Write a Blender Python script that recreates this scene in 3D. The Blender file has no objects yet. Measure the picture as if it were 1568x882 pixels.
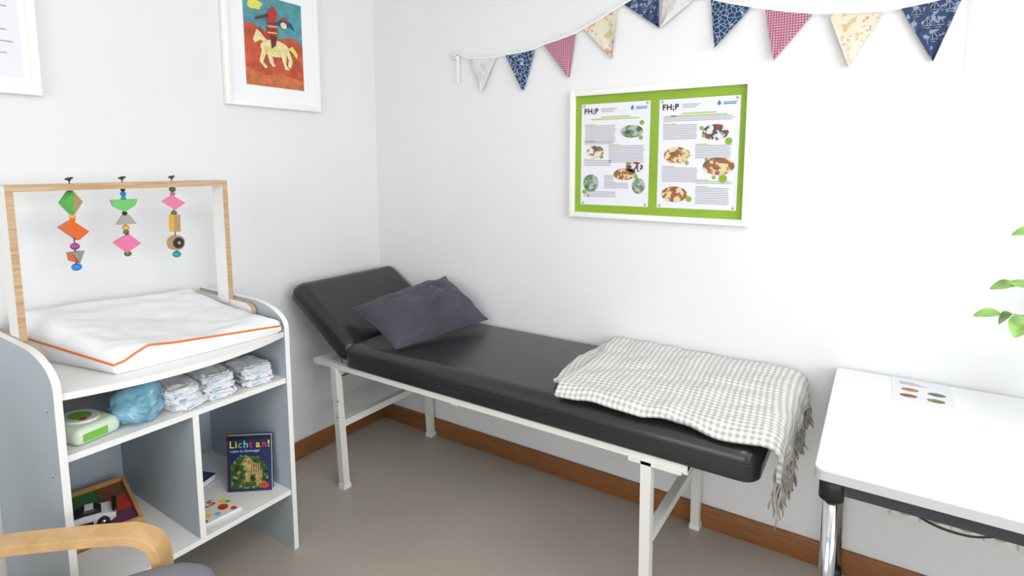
import bpy, bmesh, math, random
from mathutils import Vector, Matrix, noise
random.seed(4)
V=Vector
# ------------------------------------------------------------ materials
def lin(c):
    return tuple(((v/255)/12.92 if v/255<=0.04045 else ((v/255+0.055)/1.055)**2.4) for v in c)+(1.0,)
def mat(name,c,rough=0.6,metal=0.0,noise_amt=0.0,noise_scale=8.0,bump=0.0,bump_scale=60.0,alpha=1.0,trans=0.0,coat=0.0,sheen=0.0):
    m=bpy.data.materials.new(name); m.use_nodes=True
    nt=m.node_tree; b=nt.nodes['Principled BSDF']
    b.inputs['Base Color'].default_value=lin(c); b.inputs['Roughness'].default_value=rough
    b.inputs['Metallic'].default_value=metal; b.inputs['Alpha'].default_value=alpha
    b.inputs['Transmission Weight'].default_value=trans
    b.inputs['Coat Weight'].default_value=coat
    b.inputs['Sheen Weight'].default_value=sheen
    tc=nt.nodes.new('ShaderNodeTexCoord')
    if noise_amt>0:
        n=nt.nodes.new('ShaderNodeTexNoise'); n.inputs['Scale'].default_value=noise_scale; n.inputs['Detail'].default_value=5
        nt.links.new(tc.outputs['Object'],n.inputs['Vector'])
        r=nt.nodes.new('ShaderNodeValToRGB')
        r.color_ramp.elements[0].position=0.3; r.color_ramp.elements[1].position=0.7
        r.color_ramp.elements[0].color=lin([max(0,v*(1-noise_amt)) for v in c]); r.color_ramp.elements[1].color=lin([min(255,v*(1+noise_amt*0.5)) for v in c])
        nt.links.new(n.outputs['Fac'],r.inputs['Fac']); nt.links.new(r.outputs['Color'],b.inputs['Base Color'])
    if bump>0:
        n=nt.nodes.new('ShaderNodeTexNoise'); n.inputs['Scale'].default_value=bump_scale; n.inputs['Detail'].default_value=3
        nt.links.new(tc.outputs['Object'],n.inputs['Vector'])
        bp=nt.nodes.new('ShaderNodeBump'); bp.inputs['Strength'].default_value=bump; bp.inputs['Distance'].default_value=0.01
        nt.links.new(n.outputs['Fac'],bp.inputs['Height']); nt.links.new(bp.outputs['Normal'],b.inputs['Normal'])
    return m
def wood(name,c1,c2,scale=(2,2,40),rough=0.45,coat=0.0):
    m=mat(name,c1,rough,coat=coat); nt=m.node_tree; b=nt.nodes['Principled BSDF']
    tc=nt.nodes.new('ShaderNodeTexCoord'); mp=nt.nodes.new('ShaderNodeMapping'); mp.inputs['Scale'].default_value=scale
    n=nt.nodes.new('ShaderNodeTexNoise'); n.inputs['Scale'].default_value=3; n.inputs['Detail'].default_value=6
    r=nt.nodes.new('ShaderNodeValToRGB'); r.color_ramp.elements[0].position=.35; r.color_ramp.elements[1].position=.65
    r.color_ramp.elements[0].color=lin(c1); r.color_ramp.elements[1].color=lin(c2)
    nt.links.new(tc.outputs['Object'],mp.inputs['Vector']); nt.links.new(mp.outputs['Vector'],n.inputs['Vector'])
    nt.links.new(n.outputs['Fac'],r.inputs['Fac']); nt.links.new(r.outputs['Color'],b.inputs['Base Color'])
    return m
def cells(name,base,line,scale=60,width=0.06):
    m=mat(name,base,0.9); nt=m.node_tree; b=nt.nodes['Principled BSDF']
    tc=nt.nodes.new('ShaderNodeTexCoord'); v=nt.nodes.new('ShaderNodeTexVoronoi'); v.feature='DISTANCE_TO_EDGE'; v.inputs['Scale'].default_value=scale
    r=nt.nodes.new('ShaderNodeValToRGB'); r.color_ramp.elements[0].position=width; r.color_ramp.elements[1].position=width+.05
    r.color_ramp.elements[0].color=lin(line); r.color_ramp.elements[1].color=lin(base)
    nt.links.new(tc.outputs['Object'],v.inputs['Vector']); nt.links.new(v.outputs['Distance'],r.inputs['Fac']); nt.links.new(r.outputs['Color'],b.inputs['Base Color'])
    return m
def spots(name,base,spot,scale=40,th=0.62,third=None):
    m=mat(name,base,0.9); nt=m.node_tree; b=nt.nodes['Principled BSDF']
    tc=nt.nodes.new('ShaderNodeTexCoord'); n=nt.nodes.new('ShaderNodeTexNoise'); n.inputs['Scale'].default_value=scale; n.inputs['Detail'].default_value=2
    r=nt.nodes.new('ShaderNodeValToRGB'); e=r.color_ramp.elements; e[0].position=th-.03; e[1].position=th+.02
    e[0].color=lin(base); e[1].color=lin(spot)
    if third:
        q=e.new(0.40); q.color=lin(base); e.new(0.35).color=lin(third)
    nt.links.new(tc.outputs['Object'],n.inputs['Vector']); nt.links.new(n.outputs['Fac'],r.inputs['Fac']); nt.links.new(r.outputs['Color'],b.inputs['Base Color'])
    return m
def gingham(name,c_light,c_dark,size,coord='Object',axes=('X','Z'),rough=.9,soft=False,bump=0):
    m=mat(name,c_light,rough,bump=bump,bump_scale=160); nt=m.node_tree; b=nt.nodes['Principled BSDF']
    tc=nt.nodes.new('ShaderNodeTexCoord'); s=nt.nodes.new('ShaderNodeSeparateXYZ'); nt.links.new(tc.outputs[coord],s.inputs[0])
    outs=[]
    for a in axes:
        mu=nt.nodes.new('ShaderNodeMath'); mu.operation='MULTIPLY'; mu.inputs[1].default_value=math.pi*2/size
        nt.links.new(s.outputs[a],mu.inputs[0])
        si=nt.nodes.new('ShaderNodeMath'); si.operation='SINE'; nt.links.new(mu.outputs[0],si.inputs[0])
        ma=nt.nodes.new('ShaderNodeMath'); ma.operation='MULTIPLY_ADD'; ma.inputs[1].default_value=(1.2 if soft else 4); ma.inputs[2].default_value=.5; ma.use_clamp=True
        nt.links.new(si.outputs[0],ma.inputs[0]); outs.append(ma)
    ad=nt.nodes.new('ShaderNodeMath'); ad.operation='ADD'; nt.links.new(outs[0].outputs[0],ad.inputs[0]); nt.links.new(outs[1].outputs[0],ad.inputs[1])
    hf=nt.nodes.new('ShaderNodeMath'); hf.operation='MULTIPLY'; hf.inputs[1].default_value=.5; nt.links.new(ad.outputs[0],hf.inputs[0])
    mx=nt.nodes.new('ShaderNodeMix'); mx.data_type='RGBA'; mx.inputs['A'].default_value=lin(c_light); mx.inputs['B'].default_value=lin(c_dark)
    nt.links.new(hf.outputs[0],mx.inputs['Factor']); nt.links.new(mx.outputs['Result'],b.inputs['Base Color'])
    return m

# ------------------------------------------------------------ mesh builder
class MB:
    def __init__(s): s.v=[];s.f=[];s.m=[];s.sm=[];s.mats=[];s.uv={}
    def mi(s,m):
        if m not in s.mats: s.mats.append(m)
        return s.mats.index(m)
    def add(s,vs,fs,m,smooth=False,M=None,uvs=None):
        o=len(s.v); k=s.mi(m)
        for i,p in enumerate(vs):
            s.v.append(tuple(M@V(p)) if M else tuple(p))
            if uvs: s.uv[o+i]=uvs[i]
        for f in fs: s.f.append(tuple(i+o for i in f)); s.m.append(k); s.sm.append(smooth)
    def poly(s,pts,m,M=None): s.add(pts,[tuple(range(len(pts)))],m,M=M)
    def box(s,lo,hi,m,M=None,b=0.0,seg=2,smooth=None,topm=None):
        bm=bmesh.new(); bmesh.ops.create_cube(bm,size=1)
        for v in bm.verts: v.co=V([(lo[i]+hi[i])/2+v.co[i]*(hi[i]-lo[i]) for i in range(3)])
        if b>0: bmesh.ops.bevel(bm,geom=list(bm.edges),offset=b,segments=seg,profile=.5,affect='EDGES')
        s.frombm(bm,m,(b>0) if smooth is None else smooth,M)
    def frombm(s,bm,m,smooth,M=None):
        bm.verts.ensure_lookup_table(); bm.verts.index_update()
        s.add([v.co.copy() for v in bm.verts],[[v.index for v in f.verts] for f in bm.faces],m,smooth,M); bm.free()
    def tube(s,pts,r,m,n=10,M=None,cap=True):
        pts=[V(p) for p in pts]; rs=r if isinstance(r,(list,tuple)) else [r]*len(pts)
        vs=[];fs=[]; up=None
        for i,p in enumerate(pts):
            t=(pts[min(i+1,len(pts)-1)]-pts[max(i-1,0)]).normalized()
            if up is None: up=V((0,0,1)) if abs(t.z)<.9 else V((1,0,0))
            a=(up-t*up.dot(t)).normalized(); bb=t.cross(a); up=a
            for k in range(n):
                g=2*math.pi*k/n; vs.append(p+(a*math.cos(g)+bb*math.sin(g))*rs[i])
        for i in range(len(pts)-1):
            for k in range(n): fs.append((i*n+k,i*n+(k+1)%n,(i+1)*n+(k+1)%n,(i+1)*n+k))
        if cap: fs.append(tuple(range(n))[::-1]); fs.append(tuple((len(pts)-1)*n+k for k in range(n)))
        s.add(vs,fs,m,True,M)
    def sqtube(s,a,b,w,m,axis=V((0,1,0))):
        a=V(a);b=V(b);t=(b-a).normalized()
        if abs(axis.dot(t))>.95: axis=V((0,0,1))
        x=(axis-t*axis.dot(t)).normalized();y=t.cross(x)
        vs=[p+x*i*w/2+y*j*w/2 for p in(a,b) for i,j in((-1,-1),(1,-1),(1,1),(-1,1))]
        s.add(vs,[(3,2,1,0),(4,5,6,7)]+[(k,(k+1)%4,4+(k+1)%4,4+k) for k in range(4)],m)
    def sphere(s,c,r,m,M=None,sub=16):
        r=(r,r,r) if not isinstance(r,(tuple,list)) else r
        bm=bmesh.new(); bmesh.ops.create_uvsphere(bm,u_segments=sub,v_segments=max(6,sub*2//3),radius=1)
        for v in bm.verts: v.co=V((c[0]+v.co.x*r[0],c[1]+v.co.y*r[1],c[2]+v.co.z*r[2]))
        s.frombm(bm,m,True,M)
    def lump(s,c,r,m,amp=.2,seed=0,freq=2.5,sub=4,floor=None,smooth=True):
        bm=bmesh.new(); bmesh.ops.create_icosphere(bm,subdivisions=sub,radius=1)
        for v in bm.verts:
            d=1+amp*(noise.turbulence(v.co*freq+V((seed,seed*2,0)),3,True)-.5)*2
            v.co=V((c[0]+v.co.x*r[0]*d,c[1]+v.co.y*r[1]*d,c[2]+v.co.z*r[2]*d))
            if floor is not None and v.co.z<floor: v.co.z=floor
        s.frombm(bm,m,smooth)
    def prism(s,pts,vec,m,side=None,smooth=False):
        n=len(pts); vec=V(vec); a=[V(p) for p in pts]; b=[p+vec for p in a]
        s.add(a+b,[tuple(range(n))[::-1],tuple(range(n,2*n))],m)
        s.add(a+b,[(k,(k+1)%n,n+(k+1)%n,n+k) for k in range(n)],side or m,smooth)
    def grid(s,fn,nu,nv,m,smooth=True,uvfn=None):
        vs=[fn(i/nu,j/nv) for i in range(nu+1) for j in range(nv+1)]
        uv=[uvfn(i/nu,j/nv) for i in range(nu+1) for j in range(nv+1)] if uvfn else None
        fs=[(i*(nv+1)+j,(i+1)*(nv+1)+j,(i+1)*(nv+1)+j+1,i*(nv+1)+j+1) for i in range(nu) for j in range(nv)]
        s.add(vs,fs,m,smooth,uvs=uv)
    def build(s,name,parent=None,recalc=True,solid=0.0,autosmooth=True):
        me=bpy.data.meshes.new(name); me.from_pydata([tuple(p) for p in s.v],[],s.f)
        for m in s.mats: me.materials.append(m)
        for p,k,q in zip(me.polygons,s.m,s.sm): p.material_index=k; p.use_smooth=q
        if s.uv:
            u=me.uv_layers.new(name='UVMap')
            for l in me.loops: u.data[l.index].uv=s.uv.get(l.vertex_index,(0,0))
        if recalc:
            bm=bmesh.new(); bm.from_mesh(me); bmesh.ops.recalc_face_normals(bm,faces=bm.faces); bm.to_mesh(me); bm.free()
        me.update()
        o=bpy.data.objects.new(name,me); bpy.context.collection.objects.link(o)
        if solid: 
            md=o.modifiers.new('solid','SOLIDIFY'); md.thickness=solid; md.offset=0
        if parent: o.parent=parent
        return o
def empty(name):
    e=bpy.data.objects.new(name,None); bpy.context.collection.objects.link(e); e.empty_display_size=.1; return e
def text_mesh(s,txt,size,m,M,extr=0.0,bold=0.0,space=1.0):
    cu=bpy.data.curves.new('t','FONT'); cu.body=txt; cu.size=size; cu.extrude=extr; cu.offset=bold; cu.resolution_u=2; cu.space_character=space
    o=bpy.data.objects.new('t',cu); bpy.context.collection.objects.link(o)
    bpy.context.view_layer.update()
    me=bpy.data.meshes.new_from_object(o.evaluated_get(bpy.context.evaluated_depsgraph_get()))
    s.add([v.co.copy() for v in me.vertices],[tuple(p.vertices) for p in me.polygons],m,M=M)
    bpy.data.objects.remove(o); bpy.data.meshes.remove(me)
def MB_B(x,z,d): # plane on wall B facing -Y, x right, z up
    return Matrix(((1,0,0,x),(0,0,1,-d),(0,1,0,z),(0,0,0,1)))@Matrix.Diagonal((1,1,-1,1))
def MB_A(y,z,d):
    return Matrix(((0,0,1,d),(1,0,0,y),(0,1,0,z),(0,0,0,1)))
def ell(cx,cy,rx,ry,n=28,z=0): return [(cx+rx*math.cos(2*math.pi*k/n),cy+ry*math.sin(2*math.pi*k/n),z) for k in range(n)]

# ------------------------------------------------------------ shared materials
m_wall=mat('white_wall_paint',(230,231,232),.9,bump=.05,bump_scale=120,noise_amt=.012,noise_scale=1.5)
m_ceil=mat('ceiling_paint',(236,236,234),.9)
m_floor=mat('linoleum_floor',(176,168,157),.36,noise_amt=.06,noise_scale=1.3,bump=.03,bump_scale=30)
m_base=wood('baseboard_wood',(128,82,44),(150,100,58),(3,3,60))
m_white=mat('white_lacquer',(236,236,234),.35)
m_whitefr=mat('white_frame',(243,243,241),.4)
m_steel=mat('white_powder_steel',(226,226,222),.35)
m_vinyl=mat('black_vinyl',(36,36,39),.30,bump=.06,bump_scale=220,coat=.15)
m_black=mat('black_plastic',(24,24,26),.45)
m_chrome=mat('chrome',(205,206,208),.12,1.0)
m_cab=mat('grey_blue_laminate',(174,185,193),.55)
m_ply=wood('plywood',(200,172,136),(178,142,104),(3,3,50))
m_paper=mat('paper',(228,229,236),.8)

# ------------------------------------------------------------ room shell
XR,YB,H=4.3,-4.6,2.7
def shell(name,parts,m):
    b=MB()
    for lo,hi in parts: b.box(lo,hi,m)
    return b.build(name)
shell('floor',[((-.1,YB-.1,-.1),(XR+.1,.1,0))],m_floor)
shell('ceiling',[((-.1,YB-.1,H),(XR+.1,.1,H+.1))],m_ceil)
shell('wall_left',[((-.1,YB-.1,0),(0,.1,H))],m_wall)
shell('wall_back',[((0,0,0),(XR,.1,H))],m_wall)
wy0,wy1,wz0,wz1=-2.9,-.75,.85,2.4
shell('wall_right',[((XR,YB,0),(XR+.1,wy0,H)),((XR,wy1,0),(XR+.1,0,H)),((XR,wy0,0),(XR+.1,wy1,wz0)),((XR,wy0,wz1),(XR+.1,wy1,H))],m_wall)
fx0,fx1=.9,3.5
shell('wall_front',[((0,YB-.1,0),(fx0,YB,H)),((fx1,YB-.1,0),(XR,YB,H)),((fx0,YB-.1,0),(fx1,YB,wz0)),((fx0,YB-.1,wz1),(fx1,YB,H))],m_wall)
b=MB()
for y in (wy0,(wy0+wy1)/2-.03,wy1-.06): b.box((XR+.02,y,wz0),(XR+.08,y+.06,wz1),m_white)
for z in (wz0,wz1-.06): b.box((XR+.02,wy0,z),(XR+.08,wy1,z+.06),m_white)
b.box((XR-.12,wy0-.03,wz0-.03),(XR,wy1+.03,wz0),m_white); b.build('window_1')
b=MB()
for x in (fx0,(fx0+fx1)/2-.03,fx1-.06): b.box((x,YB-.08,wz0),(x+.06,YB-.02,wz1),m_white)
for z in (wz0,wz1-.06): b.box((fx0,YB-.08,z),(fx1,YB-.02,z+.06),m_white)
b.build('window_2')
b=MB(); b.box((0,-.016,0),(XR,0,.088),m_base,b=.003); b.build('baseboard_back')
b=MB(); b.box((0,YB,0),(.016,-.016,.088),m_base,b=.003); b.build('baseboard_left')

# ------------------------------------------------------------ examination couch
couch=empty('examination_couch')
b=MB(); w=.032
y0,y1=-.605,-.035
zt=.562
for y,xe_ in ((y0+.006,1.875),(y1,2.02)):
    b.box((.215,y-.014,zt-.022),(xe_,y+.014,zt),m_steel)
for y in (y0,y1):
    b.sqtube((.352,y,zt-.02),(.385,y,.012),w,m_steel); b.sqtube((1.755,y,zt-.02),(1.76,y,.012),w,m_steel)
    b.box((.385-.019,y-.019,0),(.385+.019,y+.019,.02),m_white); b.box((1.76-.019,y-.019,0),(1.76+.019,y+.019,.02),m_white)
for x in (.215,1.0,1.845): b.box((x,y0,zt-.032),(x+.03,y1,zt-.002),m_steel)
for x in (.352,1.755): b.box((x-.016,y0,zt-.054),(x+.016,y1,zt-.022),m_steel)
b.box((1.70,y0-.016,zt-.030),(1.86,y0+.016,zt-.020),m_steel)
b.sqtube((.368,y0,.29),(.368,y1,.29),.03,m_steel); b.sqtube((1.758,y0,.29),(1.758,y1,.29),.03,m_steel)
b.tube([(.30,y0+.05,.47),(.30,y1-.05,.47)],.004,m_black,6)
b.tube([(.16,-.5,.66),(.30,-.5,.47),(.33,-.5,.5)],.006,m_steel,8); b.tube([(.16,-.14,.66),(.30,-.14,.47),(.33,-.14,.5)],.006,m_steel,8)
for z in (.40,.33): b.tube([(.376,y0-.018,z),(.376,y0-.012,z)],.006,m_chrome,8)
b.build('frame',couch)
def padding(name,L,W,T,M,parent,r=.038):
    bm=bmesh.new(); bmesh.ops.create_cube(bm,size=1)
    for v in bm.verts: v.co=V((v.co.x*L,v.co.y*W,v.co.z*T))
    vert=[e for e in bm.edges if abs(e.verts[0].co.z-e.verts[1].co.z)>.01]
    bmesh.ops.bevel(bm,geom=vert,offset=.05,segments=6,profile=.5,affect='EDGES')
    top=[e for e in bm.edges if all(v.co.z>T*.49 for v in e.verts)]
    bmesh.ops.bevel(bm,geom=top,offset=r*1.25,segments=6,profile=.5,affect='EDGES')
    bot=[e for e in bm.edges if all(v.co.z<-T*.49 for v in e.verts)]
    bmesh.ops.bevel(bm,geom=bot,offset=.012,segments=3,profile=.5,affect='EDGES')
    q=MB(); q.frombm(bm,m_vinyl,True,M)
    pts=[]; n=8
    for cx_,cy_,a0 in ((L/2-.05,W/2-.05,0),(-L/2+.05,W/2-.05,90),(-L/2+.05,-W/2+.05,180),(L/2-.05,-W/2+.05,270)):
        for k in range(n+1):
            a=math.radians(a0+90*k/n); pts.append(M@V((cx_+.0505*math.cos(a),cy_+.0505*math.sin(a),T*.5-r*1.25)))
    pts.append(pts[0]); q.tube(pts,.0022,m_vinyl,6,cap=False)
    o=q.build(name,parent); return o
padding('mattress',1.650,.615,.1,Matrix.Translation((.415+1.650/2,-.315,.613)),couch)
ang=math.radians(34.5)
u=V((-math.cos(ang),0,math.sin(ang))); nrm=V((math.sin(ang),0,math.cos(ang)))
hc=V((.425,-.315,.575))+u*.225+nrm*.045
Mh=Matrix(((-u.x,0,nrm.x,hc.x),(0,1,0,hc.y),(-u.z,0,nrm.z,hc.z),(0,0,0,1)))
padding('headrest',.45,.615,.085,Mh,couch)

# pillow
m_vel=mat('grey_velvet',(68,69,80),.9,noise_amt=.12,noise_scale=7,bump=.15,bump_scale=14,sheen=.1)
A,B,C,D=V((.37,-.52,.790)),V((.675,-.560,.672)),V((.775,-.06,.695)),V((.51,-.05,.868))
nn=((C-A).cross(D-B)).normalized()
if nn.z<0: nn=-nn
def pil(sign):
    def fn(a,c):
        s_=2*a-1; t_=2*c-1
        s2=s_*(1-(.11 if s_<0 else .03)*(1-t_*t_)); t2=t_*(1-.06*(1-s_*s_))
        p=A.lerp(B,(s2+1)/2).lerp(D.lerp(C,(s2+1)/2),(t2+1)/2)
        h=(max(0,1-s_*s_)**.6)*(max(0,1-t_*t_)**.55)
        wr=(noise.noise(V((s_*1.8,t_*2.6,3)))*.034+noise.noise(V((s_*4.5+t_*2,t_*4.5,9)))*.020)*h
        return p+nn*(sign*(.112 if sign>0 else .038)*h+wr*(1 if sign>0 else .3))
    return fn
b=MB(); b.grid(pil(1),48,60,m_vel); b.grid(pil(-1),48,60,m_vel)
rim=[pil(1)(i/40,0) for i in range(41)]+[pil(1)(1,i/40) for i in range(1,41)]+[pil(1)(1-i/40,1) for i in range(1,41)]+[pil(1)(0,1-i/40) for i in range(1,41)]
b.tube(rim,.0035,m_vel,6)
b.build('throw_pillow')

# blanket
m_bl=gingham('checked_wool',(236,235,232),(176,175,172),.0185,'UV',('X','Y'),.95,True,bump=.25)
m_fr=mat('wool_fringe',(166,163,155),.95,noise_amt=.2,noise_scale=60)
blk=empty('fringed_blanket')
def sheet(xl0,xl1,ya,yb,z0,xe,drop0,drop1,seed):
    def fn(a,c):  # a along x, c from back (ya) to near (yb)
        y=ya+(yb-ya)*c
        xl=xl0+(xl1-xl0)*c+.012*math.sin(c*7+seed)
        flat=xe-xl; R=.045; drop=drop0+(drop1-drop0)*c
        tot=flat+R*math.pi/2+drop; s_=a*tot
        # skewed soft folds
        wz=.010*abs(noise.noise(V((s_*4+y*3,y*7-s_*2,seed))))+.009*abs(noise.noise(V((s_*9-y*4,y*10,seed+4))))
        if s_<flat: x,z=xl+s_,z0+wz
        elif s_<flat+R*math.pi/2:
            g=(s_-flat)/R; x,z=xe+R*math.sin(g)+wz*.5,z0-R+R*math.cos(g)+wz*.5
        else: x,z=xe+R+wz+.012*math.sin(y*32+seed)*((s_-flat)/tot)*3,z0-R-(s_-flat-R*math.pi/2)
        yy=y+(.016*noise.noise(V((s_*5,seed,c*2)))+.007*math.sin(s_*23+seed))*(c**3)
        e=max(0,(-.570-yy)/.05); z-= .020*e*e if c>.5 else 0
        yy=min(yy,-.012)
        return V((x,yy,z))
    return fn
def uvf(l,wd): return lambda a,c:(a*l+.012*math.sin(c*5),c*wd+.01*math.sin(a*6))
f1=sheet(1.355,1.375,-.03,-.53,.676,2.060,.03,.02,1.0)
f2=sheet(1.405,1.455,-.02,-.618,.696,2.070,.02,.040,5.0)
b=MB(); b.grid(f1,110,80,m_bl,uvfn=uvf(.8,.5)); b.build('lower_fold',blk,solid=.012)
b=MB(); b.grid(f2,120,90,m_bl,uvfn=uvf(.75,.6)); b.build('upper_fold',blk,solid=.013)
b=MB()
for i in range(230):
    c=i/229; p=f2(1,c)+V((random.uniform(-.010,.006),0,.004)); L=(.070+.040*c)*random.uniform(.75,1.15)
    clump=.010*math.sin(int(i/7)*2.3)
    dx=random.uniform(-.008,.014)+clump*.5; dy=random.uniform(-.010,.010)+clump
    pts=[p+V((dx*t*t+.004*math.sin(t*7+i),dy*t+.003*math.sin(t*9+i*2),-L*t)) for t in (0,.2,.4,.6,.8,1)]
    b.tube(pts,[.0026,.0032,.003,.003,.0028,.0016],m_fr,5)
b.build('fringe',blk)

# ------------------------------------------------------------ changing table
cab=MB()
def panel_profile():
    p=[(.008,0),(.555,0),(.555,.845)]
    for k in range(1,11):
        a=math.radians(9*k); p.append((.355+.2*math.cos(a),.845+.08*math.sin(a)))
    p.append((.008,.925)); return p
for y in (-1.65,-.983):
    cab.prism([(x,y,z) for x,z in panel_profile()],(0,.018,0),m_cab,m_white)
cab.box((.008,-1.632,.2),(.018,-.983,.82),m_cab)
for z in (.235,.66):
    cab.box((.018,-1.632,z-.018),(.548,-.983,z),m_white)
cab.box((.018,-1.31,.235),(.546,-1.292,.642),m_cab); cab.box((.546,-1.31,.235),(.549,-1.292,.642),m_white)
cab.box((.03,-1.632,.03),(.048,-.983,.217),m_cab)
tp=[(.018,-1.632),(.548,-1.632)]
for k in range(1,20):
    t=-1+2*k/20; tp.append((.548+.068*(1-t*t),-1.3075+t*.3245))
tp+=[(.548,-.983),(.018,-.983)]
cab.prism([(x,y,.812) for x,y in tp],(0,0,.018),m_white)
for z in (.78,.60): cab.tube([(.50,-1.652,z),(.50,-1.650,z)],.006,m_chrome,10)
cab.build('changing_table')

# changing mat
m_mat=mat('white_mat_cover',(232,233,236),.6,noise_amt=.02,noise_scale=4,bump=.10,bump_scale=25)
m_or=mat('orange_piping',(222,112,36),.6)
P00=V((.07,-1.60,0)); P01=V((.045,-1.03,0)); P10=V((.525,-1.50,0)); P11=V((.555,-1.0,0))
def hprof(s_,t_): # s_ back->front, t_ left->right ; height of upper surface
    hb=.990-.035*t_
    hf=.893-.008*t_
    k=min(1,s_/.95)
    hh=hb+(hf-hb)*(k**.75)
    hh-=.014*math.exp(-((t_-.5)/.28)**2)*math.sin(math.pi*min(1,s_))  # gentle hollow
    hh+=.014*math.exp(-((t_-.17)/.09)**2)*max(0,(s_-.75)/.25)
    hh+=.007*noise.noise(V((s_*5,t_*5,2)))+.005*noise.noise(V((s_*11,t_*9,5)))
    return hh
def seam(s_,t_):
    if s_>=.999:
        k=[(0,.862),(.05,.868),(.10,.882),(.17,.899),(.3,.890),(.5,.882),(.8,.868),(1,.857)]
        for (a,x),(c,y) in zip(k,k[1:]):
            if t_<=c: return x+(y-x)*(t_-a)/(c-a)
        return .857
    if t_<=.001: return .905+(.862-.905)*s_
    return .87
def mp(s_,t_): 
    return P00.lerp(P10,s_).lerp(P01.lerp(P11,s_),t_)
def bulge(s_,t_):
    return V((.012*math.sin(math.pi*t_)*s_,0,0))
b=MB()
def topf(s_,t_):
    # denser sampling near the rim
    s_=.5-.5*math.cos(math.pi*s_); t_=.5-.5*math.cos(math.pi*t_)
    p=mp(s_,t_)+bulge(s_,t_); q=min(s_,1-s_,t_,1-t_)
    h=hprof(s_,t_); es=seam(round(s_),t_) if min(s_,1-s_)<min(t_,1-t_) else seam(s_,round(t_))
    k=min(1,q/.09); k=math.sqrt(max(0,1-(1-k)**2))
    p.z=es+(h-es)*k
    return p
b.grid(topf,80,80,m_mat)
N=80
per=[(i/N,0) for i in range(N)]+[(1,i/N) for i in range(N)]+[(1-i/N,1) for i in range(N)]+[(0,1-i/N) for i in range(N)]
cen=mp(.5,.5)
ring=[[],[],[]]
for s_,t_ in per:
    p=topf(s_,t_); d=(V((p.x,p.y,0))-V((cen.x,cen.y,0))).normalized()
    ring[0].append(p); q=p+d*.006; q.z=(p.z+.831)/2; ring[1].append(q); r_=p-d*.012; r_.z=.831; ring[2].append(r_)
n=len(per); b.add(ring[0]+ring[1]+ring[2],[(k*n+i,k*n+(i+1)%n,(k+1)*n+(i+1)%n,(k+1)*n+i) for k in (0,1) for i in range(n)],m_mat,True)
b.poly(ring[2],m_mat)
b.tube(ring[0][:2*N+1],.0034,m_or,8)
b.build('changing_mat')

# arch with hanging toys
arch=MB(); ya,yb,x0,x1=-1.628,-.993,.188,.262
arch.box((x0,ya,1.343),(x1,yb,1.361),m_white); arch.box((x1,ya,1.343),(x1+.001,yb,1.361),m_ply); 
arch.box((x0,ya,1.361),(x1+.001,yb,1.3625),m_ply)
for y in (ya,yb-.018):
    arch.box((x0,y,.9),(x1,y+.018,1.343),m_white); arch.box((x1,y,.9),(x1+.001,y+.018,1.343),m_ply)
for y in (ya-.003,yb-.014): 
    pr=[(.03,.832),(.40,.832)]+[(.36+.04*math.cos(math.radians(a)),.885+.03*math.sin(math.radians(a))) for a in (0,30,60,90)]+[(.03,.92)]
    arch.prism([(x,y,z) for x,z in pr],(0,.018,0),m_white,m_ply)
arch_o=arch.build('toy_arch')
col=lambda n,c:mat('toy_'+n,c,.4)
tg,tor,tp_,tb,ty,twd,tgr,tk,tte,tpu,tdg=col('green',(86,178,78)),col('orange',(220,98,34)),col('pink',(210,98,146)),col('blue',(30,130,200)),col('yellow',(226,166,60)),col('wood',(178,146,104)),col('grey',(146,142,136)),col('black',(40,36,40)),col('teal',(30,150,160)),col('purple',(160,60,150)),col('dkgreen',(80,110,60))
m_str=mat('string',(70,60,55),.8)
def toy(name,y,items,top=1.362,bot=1.1):
    t=MB(); X=.225
    t.tube([(X,y,top+.016),(X,y,bot)],.0016,m_str,6); t.sphere((X,y,top+.014),.006,tk,sub=10); t.tube([(X,y-.010,top+.014),(X,y+.010,top+.018)],.003,tk,6)
    for it in items:
        k=it[0]; z=it[1]; yaw=math.radians(it[-1]) if k not in('b',) else 0
        if k=='b': t.sphere((X,y,z),(it[2],it[2],it[2]*.85),it[3],sub=12)
        else:
            pts=it[2]; R=Matrix.Translation((X,y,z))@Matrix.Rotation(yaw,4,'Z')
            th=.024; a=[R@V((-th/2,p[0],p[1])) for p in pts]; ex=R.to_3x3()@V((th,0,0)); t.prism(a,ex,it[3],it[4])
    return t.build(name,arch_o)
toy('toy_string_1',-1.465,[('b',1.343,.007,tdg),('p',1.3056,[(-.030,0),(0,-.036),(0,.036)],tg,tg,20),('p',1.3056,[(0,-.036),(.028,0),(0,.036)],twd,tg,20),('b',1.262,.009,ty),('b',1.252,.008,tor),('p',1.2205,[(-.038,.012),(.008,-.032),(.038,-.008),(-.006,.030)],tor,tor,10),('b',1.170,.013,tpu),('p',1.140,[(-.020,.014),(.004,-.022),(.020,.014)],tgr,twd,15),('p',1.138,[(-.016,-.010),(-.004,-.016),(-.018,.012)],tor,tor,15),('b',1.1056,.014,tb)])
toy('toy_string_2',-1.322,[('b',1.338,.007,tk),('b',1.325,.009,tb),('b',1.311,.008,tte),('p',1.291,[(-.037,.016),(-.030,-.006),(0,-.024),(.030,-.004),(.037,.016)],tg,tg,-10),('b',1.262,.008,tk),('p',1.238,[(-.026,-.012),(.030,-.012),(.012,.018),(-.008,.018)],tgr,twd,-15),('b',1.214,.011,ty),('b',1.200,.009,tdg),('p',1.162,[(-.038,.006),(-.004,-.030),(.038,-.002),(.006,.032)],tp_,tp_,-12),('b',1.128,.011,tdg)],bot=1.12)
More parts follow.
